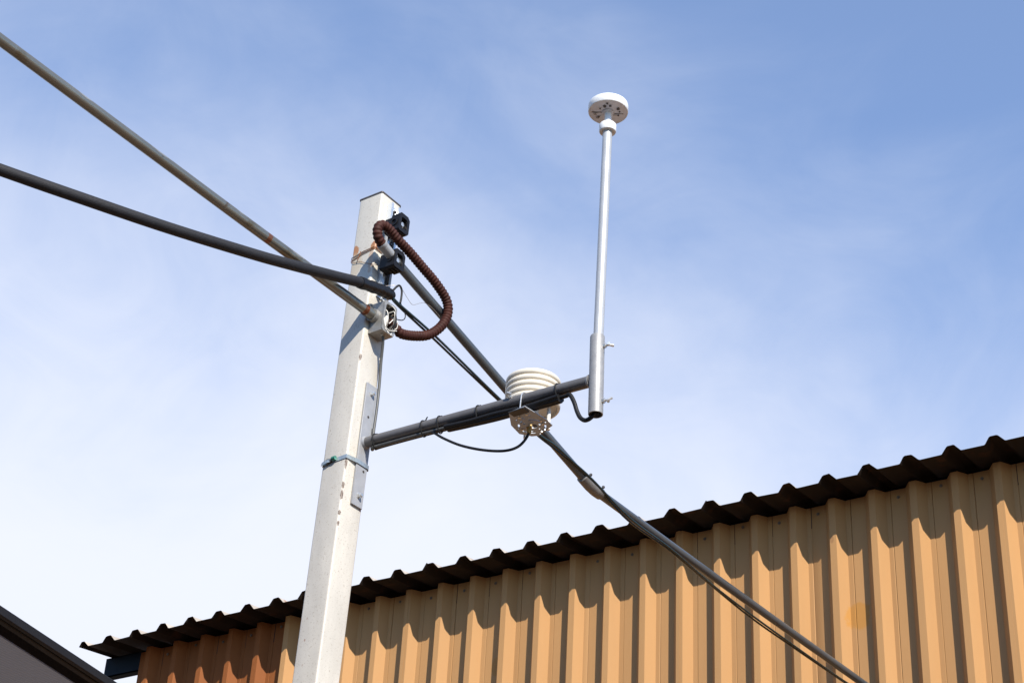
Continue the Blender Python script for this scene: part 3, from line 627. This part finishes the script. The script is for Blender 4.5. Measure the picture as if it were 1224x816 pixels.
# perforated mounting plate, built from its outline with slots cut as ring pieces
pl = empty('mounting_plate', Vector((PC.x, PC.y, PC.z)), 'grey perforated metal plate with slots hanging below the arm and shield', 'bracket')
def plate_pts(): return [(-.013, -.083), (.049, -.088), (.059, .006), (.055, .046), (-.014, .075), (-.036, .067), (-.060, .036), (-.051, -.019)]
CN = (0, .012)
import bmesh
def perforated():
    """triangulated outline with holes, extruded"""
    holes = []
    cx, cy = .0, .018
    holes.append(circ(.013, 18, (cx+.003, cy+.002)))
    for a0, a1, r in ((20, 80, .040), (110, 170, .040), (200, 260, .040), (290, 345, .040)):
        n_ = 8; h_ = []
        for k_ in range(n_+1): a = math.radians(a0+(a1-a0)*k_/n_); h_.append((cx+(r+.003)*math.cos(a), cy+(r+.003)*math.sin(a)))
        for k_ in range(n_, -1, -1): a = math.radians(a0+(a1-a0)*k_/n_); h_.append((cx+(r-.003)*math.cos(a), cy+(r-.003)*math.sin(a)))
        holes.append(h_)
    for a, r, q in ((5, .027, .0045), (65, .026, .003), (125, .027, .0045), (185, .026, .003), (245, .027, .0045), (305, .026, .003), (95, .049, .0026), (188, .046, .003), (275, .049, .003), (2, .048, .003)):
        holes.append(circ(q, 10, (cx+r*math.cos(math.radians(a)), cy+r*math.sin(math.radians(a)))))
    for p in ((-.02, -.035), (.03, -.038), (.004, -.038)): holes.append(circ(.003, 8, p))
    bm = bmesh.new(); loops = [plate_pts()]+holes; edges = []
    for lp in loops:
        vs_ = [bm.verts.new((q[0], q[1], 0)) for q in lp]
        for k_ in range(len(vs_)): edges.append(bm.edges.new((vs_[k_], vs_[(k_+1) % len(vs_)])))
    bmesh.ops.triangle_fill(bm, use_beauty=True, use_dissolve=False, edges=edges)
    # drop faces that fill the holes
    def inside(pt, lp):
        c = False; j = len(lp)-1
        for i_ in range(len(lp)):
            if (lp[i_][1] > pt[1]) != (lp[j][1] > pt[1]) and pt[0] < (lp[j][0]-lp[i_][0])*(pt[1]-lp[i_][1])/(lp[j][1]-lp[i_][1])+lp[i_][0]: c = not c
            j = i_
        return c
    kill = [f for f in bm.faces if any(inside(f.calc_center_median(), h_) for h_ in holes)]
    bmesh.ops.delete(bm, geom=kill, context='FACES')
    r = bmesh.ops.extrude_face_region(bm, geom=bm.faces[:]); vv = [e for e in r['geom'] if isinstance(e, bmesh.types.BMVert)]
    bmesh.ops.translate(bm, verts=vv, vec=(0, 0, .0025)); bm.verts.index_update()
    mb = MB(); mb.add([PC+ux*q.co.x+uy*q.co.y+UPA*(q.co.z-.0012) for q in bm.verts], [tuple(v_.index for v_ in f.verts) for f in bm.faces]); bm.free(); return mb
perforated().part('plate', M_plate, pl)
# upturned dark angle and u-bolts that hold the plate to the arm
MB().box(PC+ux*(.017)+uy*(-.074)-UPA*.0036, (.056, .030, .004), (ux, uy, UPA), bev=.001).part('angle', M_darksteel, pl)
for q, m_ in ((.622, M_zinc),):
    c = A0+AD*q; pts = []
    dn = (-FZ-AD*(-FZ).dot(AD)).normalized(); sdv = AD.cross(dn).normalized()
    pts.append(c+sdv*(ar+.0025)+dn*.056)
    for k_ in range(13):
        a = math.pi*k_/12; pts.append(c+sdv*(ar+.0025)*math.cos(a)-dn*(ar+.0025)*math.sin(a))
    pts.append(c-sdv*(ar+.0025)+dn*.056); MB().tube(pts, .0022, 8).part('u_bolt', m_, pl)
c = A0+AD*.575-FY*.014+FZ*.012
mb = MB(); mb.tube([c, c-FY*.010+FZ*.006], .006, 8); mb.tube([c-FY*.008+FZ*.004-AD*.010, c-FY*.012+FZ*.008, c-FY*.010+FZ*.002+AD*.012], [.004, .005, .004], 8); mb.part('wing_nut', M_zinc, pl)
for u, v in ((.002, -.050), (.030, -.052)):
    mb = MB(); mb.lathe(PC+ux*u+uy*v-UPA*.0012, -UPA, [(.006, 0), (.006, .0015), (.0045, .002), (.0045, .006), (0, .0062)], seg=6, smooth=False); mb.part('bolt', M_zinc, pl)
for u, v in ((.043, .004), (.037, .022), (-.036, .018), (.005, .058), (.022, .054)):
    mb = MB(); mb.lathe(PC+ux*u+uy*v-UPA*.0012, -UPA, [(.0034, 0), (.0034, .003), (0, .0034)], seg=6, smooth=False); mb.part('bolt', M_zinc, pl)

# ------------------------------------------------------------------ cables on the arm
def on_arm(q, dn_, dy_=0.0): return A0+AD*q-FZ*dn_+FY*dy_
dnr = ar
pts = [on_arm(.752, ar+.010), on_arm(.70, ar+.0095, .002), on_arm(.62, ar+.011, .004), on_arm(.52, ar+.0105, .002), on_arm(.42, ar+.0100), on_arm(.33, ar+.0088)]
bun = empty('cable_bundle', pts[0], 'black cable bundle tied along the underside of the arm', 'cable')
for dz, dy_, rr in ((0, 0, .0078), (.003, -.011, .0072), (.003, .011, .0072), (.0085, -.005, .0070), (.0085, .006, .0066)):
    q = [p-FZ*dz*(1 if i_ < 5 else .7)+FY*dy_+Vector((0, 0, .0018*math.sin(i_*2.3+dz*400))) for i_, p in enumerate(pts)]
    MB().tube(smooth_path(q, 6), rr, 10).part('cable', M_black, bun)
q = [on_arm(.40, ar+.0085), on_arm(.30, ar+.0075), on_arm(.18, ar+.0065), on_arm(.07, ar+.007), on_arm(.036, ar+.0085), on_arm(.022, ar+.004, .012), G(.012, .094, -.925), G(.0105, .094, -.88)]
MB().tube(smooth_path(q, 8), .0062, 12).part('cable', M_greycable, bun)
MB().tube(smooth_path([p+FY*.010+FZ*.001 for p in q[:5]], 8), .0052, 10).part('cable', M_black, bun)
# drop cables from the box down the right face of the post
for i, (x, y, rr, lab, m_) in enumerate(((.0125, .093, .0048, 'grey cable running down the post face beside the bolted plate', M_greycable), (.0075, .0975, .0042, 'second cable at the far edge of the post face', M_black))):
    pts = smooth_path([G(.040, .052, -.562), G(.034, .062, -.585), G(x+.006, y-.012, -.64), G(x, y, -.72), G(x, y+.002, -.80), G(x, y+.001, -.88), G(x+.002, y, -.918)], 8)
    MB().tube(pts, rr, 10).thing('drop_cable', m_, pts[-1], lab, 'cable', 'cables down the post')
# cable to the antenna, dropping from the arm into the bottom of the sleeve
pts = smooth_path([on_arm(.735, ar+.010), on_arm(.770, ar+.010), G(.794, .070, -.988), G(.8115, .069, -1.018), G(.824, .069, -1.052), G(.838, .069, -1.078), G(.856, .070, -1.0905), G(.876, .071, -1.084), G(.8885, .072, -1.062), G(.888, .072, -1.01)], 8)
MB().tube(pts, .0066, 12).thing('antenna_cable', M_black, pts[0], 'black cable hanging in a loop from the arm into the open sleeve bottom', 'cable')
# sensor cable loop to the mounting plate
ent = PC+ux*(-.012)+uy*.020
pts = smooth_path([on_arm(.272, ar+.010), on_arm(.285, ar+.018, -.002), G(.330, .070, -1.0103), G(.3975, .072, -1.0509), G(.476, .080, -1.083), G(.545, .095, -1.097), G(.582, .115, -1.083), ent+Vector((-.004, -.004, -.035)), ent+Vector((0, 0, -.004)), ent+Vector((0, 0, .025))], 8)
MB().tube(pts, .0042, 12).thing('sensor_cable', M_black, pts[0], 'thin black cable looping from the arm up into the perforated plate', 'cable')
mb = MB(); mb.lathe(ent-UPA*.010, UPA, [(.0045, -.012), (.007, -.010), (.007, .006), (.009, .0065), (.009, .0225), (.005, .023)], seg=6, smooth=False); mb.thing('cable_gland', M_brass, ent, 'small brass gland where the looping cable enters the perforated plate', 'fitting')
# cable ties round arm and bundle
def tie(q, low, lab, tail=False):
    c = on_arm(q, 0); dn = (-FZ-AD*(-FZ).dot(AD)).normalized(); sv = AD.cross(dn).normalized(); pts = []
    for k_ in range(29):
        a = 2*math.pi*k_/28; r_ = ar+.0022; y_ = math.cos(a)*r_; z_ = math.sin(a)*r_
        if z_ > 0: z_ = math.sin(a)*(r_+low); y_ *= 1-.25*math.sin(a)*(low > .01)
        pts.append(c+sv*y_+dn*z_+AD*.002*math.sin(a))
    mb = MB(); mb.tube(pts, .0021, 8, cap=False)
    p = c-FY*(ar*.45)-dn*(ar*.98)
    mb.box(c+sv*0-dn*(ar+.0035), (.006, .005, .004), (AD, sv, dn), bev=.001)
    if tail: mb.box(c-dn*(ar+.009)+AD*.004, (.004, .0022, .014), (AD, sv, (dn*-1+AD*.5).normalized()))
    mb.thing('cable_tie', M_black, c, lab, 'cable tie', 'black ties along the arm')
tie(.044, .013, 'black cable tie nearest the post on the arm')
tie(.238, .016, 'black cable tie with a stubby tail sticking up from the arm', True)
tie(.303, .020, 'black cable tie just right of the tie with the stubby tail')
tie(.452, .022, 'black cable tie on the arm left of the shield')
tie(.744, .017, 'black cable tie on the arm nearest the silver sleeve')

# ------------------------------------------------------------------ steel strap round the post and plate
st = empty('strap_clamp', G(-.05, .05, -1.03), 'steel strap with a green buckle wrapped round the post over the plate', 'strap')
mb = MB(); o_ = .0012
ring = [(o_-.0005, -o_), (.0095, .041), (.0098, .0925), (.003, .1012), (-.1+.004, .1+o_), (-.1-o_, .1-.004), (-.1-o_, .004), (-.1+.004, -o_), (-.003, -o_)]
zz = lambda x, y: -1.0185+(-.006 if x < -.05 else 0)+.03*0
v = []
for x, y in ring:
    for h in (-.0068, .0068): v.append(G(x, y, zz(x, y)+h))
cx_, cy_ = -.05, .05
v2 = []
for x, y in ring:
    d = math.hypot(x-cx_, y-cy_); k_ = 1+.0014/d
    for h in (-.0068, .0068): v2.append(G(cx_+(x-cx_)*k_, cy_+(y-cy_)*k_, zz(x, y)+h))
n_ = len(ring); allv = v+v2; o2 = 2*n_; f = []
for i in range(n_):
    j = (i+1) % n_; a, b_, c_, d_ = 2*i, 2*i+1, 2*j, 2*j+1
    f += [(a, c_, d_, b_), (o2+c_, o2+a, o2+b_, o2+d_), (c_, a, o2+a, o2+c_), (b_, d_, o2+d_, o2+b_)]
mb.add(allv, f); mb.part('band', M_strap, st)
MB().box(G(-.066, -.006, -1.0205), (.026, .008, .013), AX, bev=.002).part('screw_housing', M_dark, st)
mb = MB(); mb.tube([G(-.053, -.007, -1.018), G(-.040, -.0075, -1.0175)], .0072, 10); mb.part('buckle', M_green, st)
mb = MB(); mb.tube([G(-.082, -.0065, -1.022), G(-.078, -.0065, -1.022)], .0062, 8); mb.tube([G(-.079, -.0065, -1.022), G(-.053, -.0070, -1.019)], .0045, 8); mb.part('screw', M_strap, st)
mb = MB(); tl = smooth_path([G(-.045, -.0035, -1.0185), G(-.070, -.0105, -1.024), G(-.090, -.0095, -1.0275), G(-.101, -.0035, -1.0275)], 5)
for a, b_ in zip(tl[:-1], tl[1:]): mb.add([a-FZ*.0055, b_-FZ*.0055, b_+FZ*.0055, a+FZ*.0055, a-FZ*.0055-FY*.0009, b_-FZ*.0055-FY*.0009, b_+FZ*.0055-FY*.0009, a+FZ*.0055-FY*.0009], [(0,1,2,3), (4,7,6,5), (0,4,5,1), (3,2,6,7)])
mb.part('strap_tail', M_strap, st)
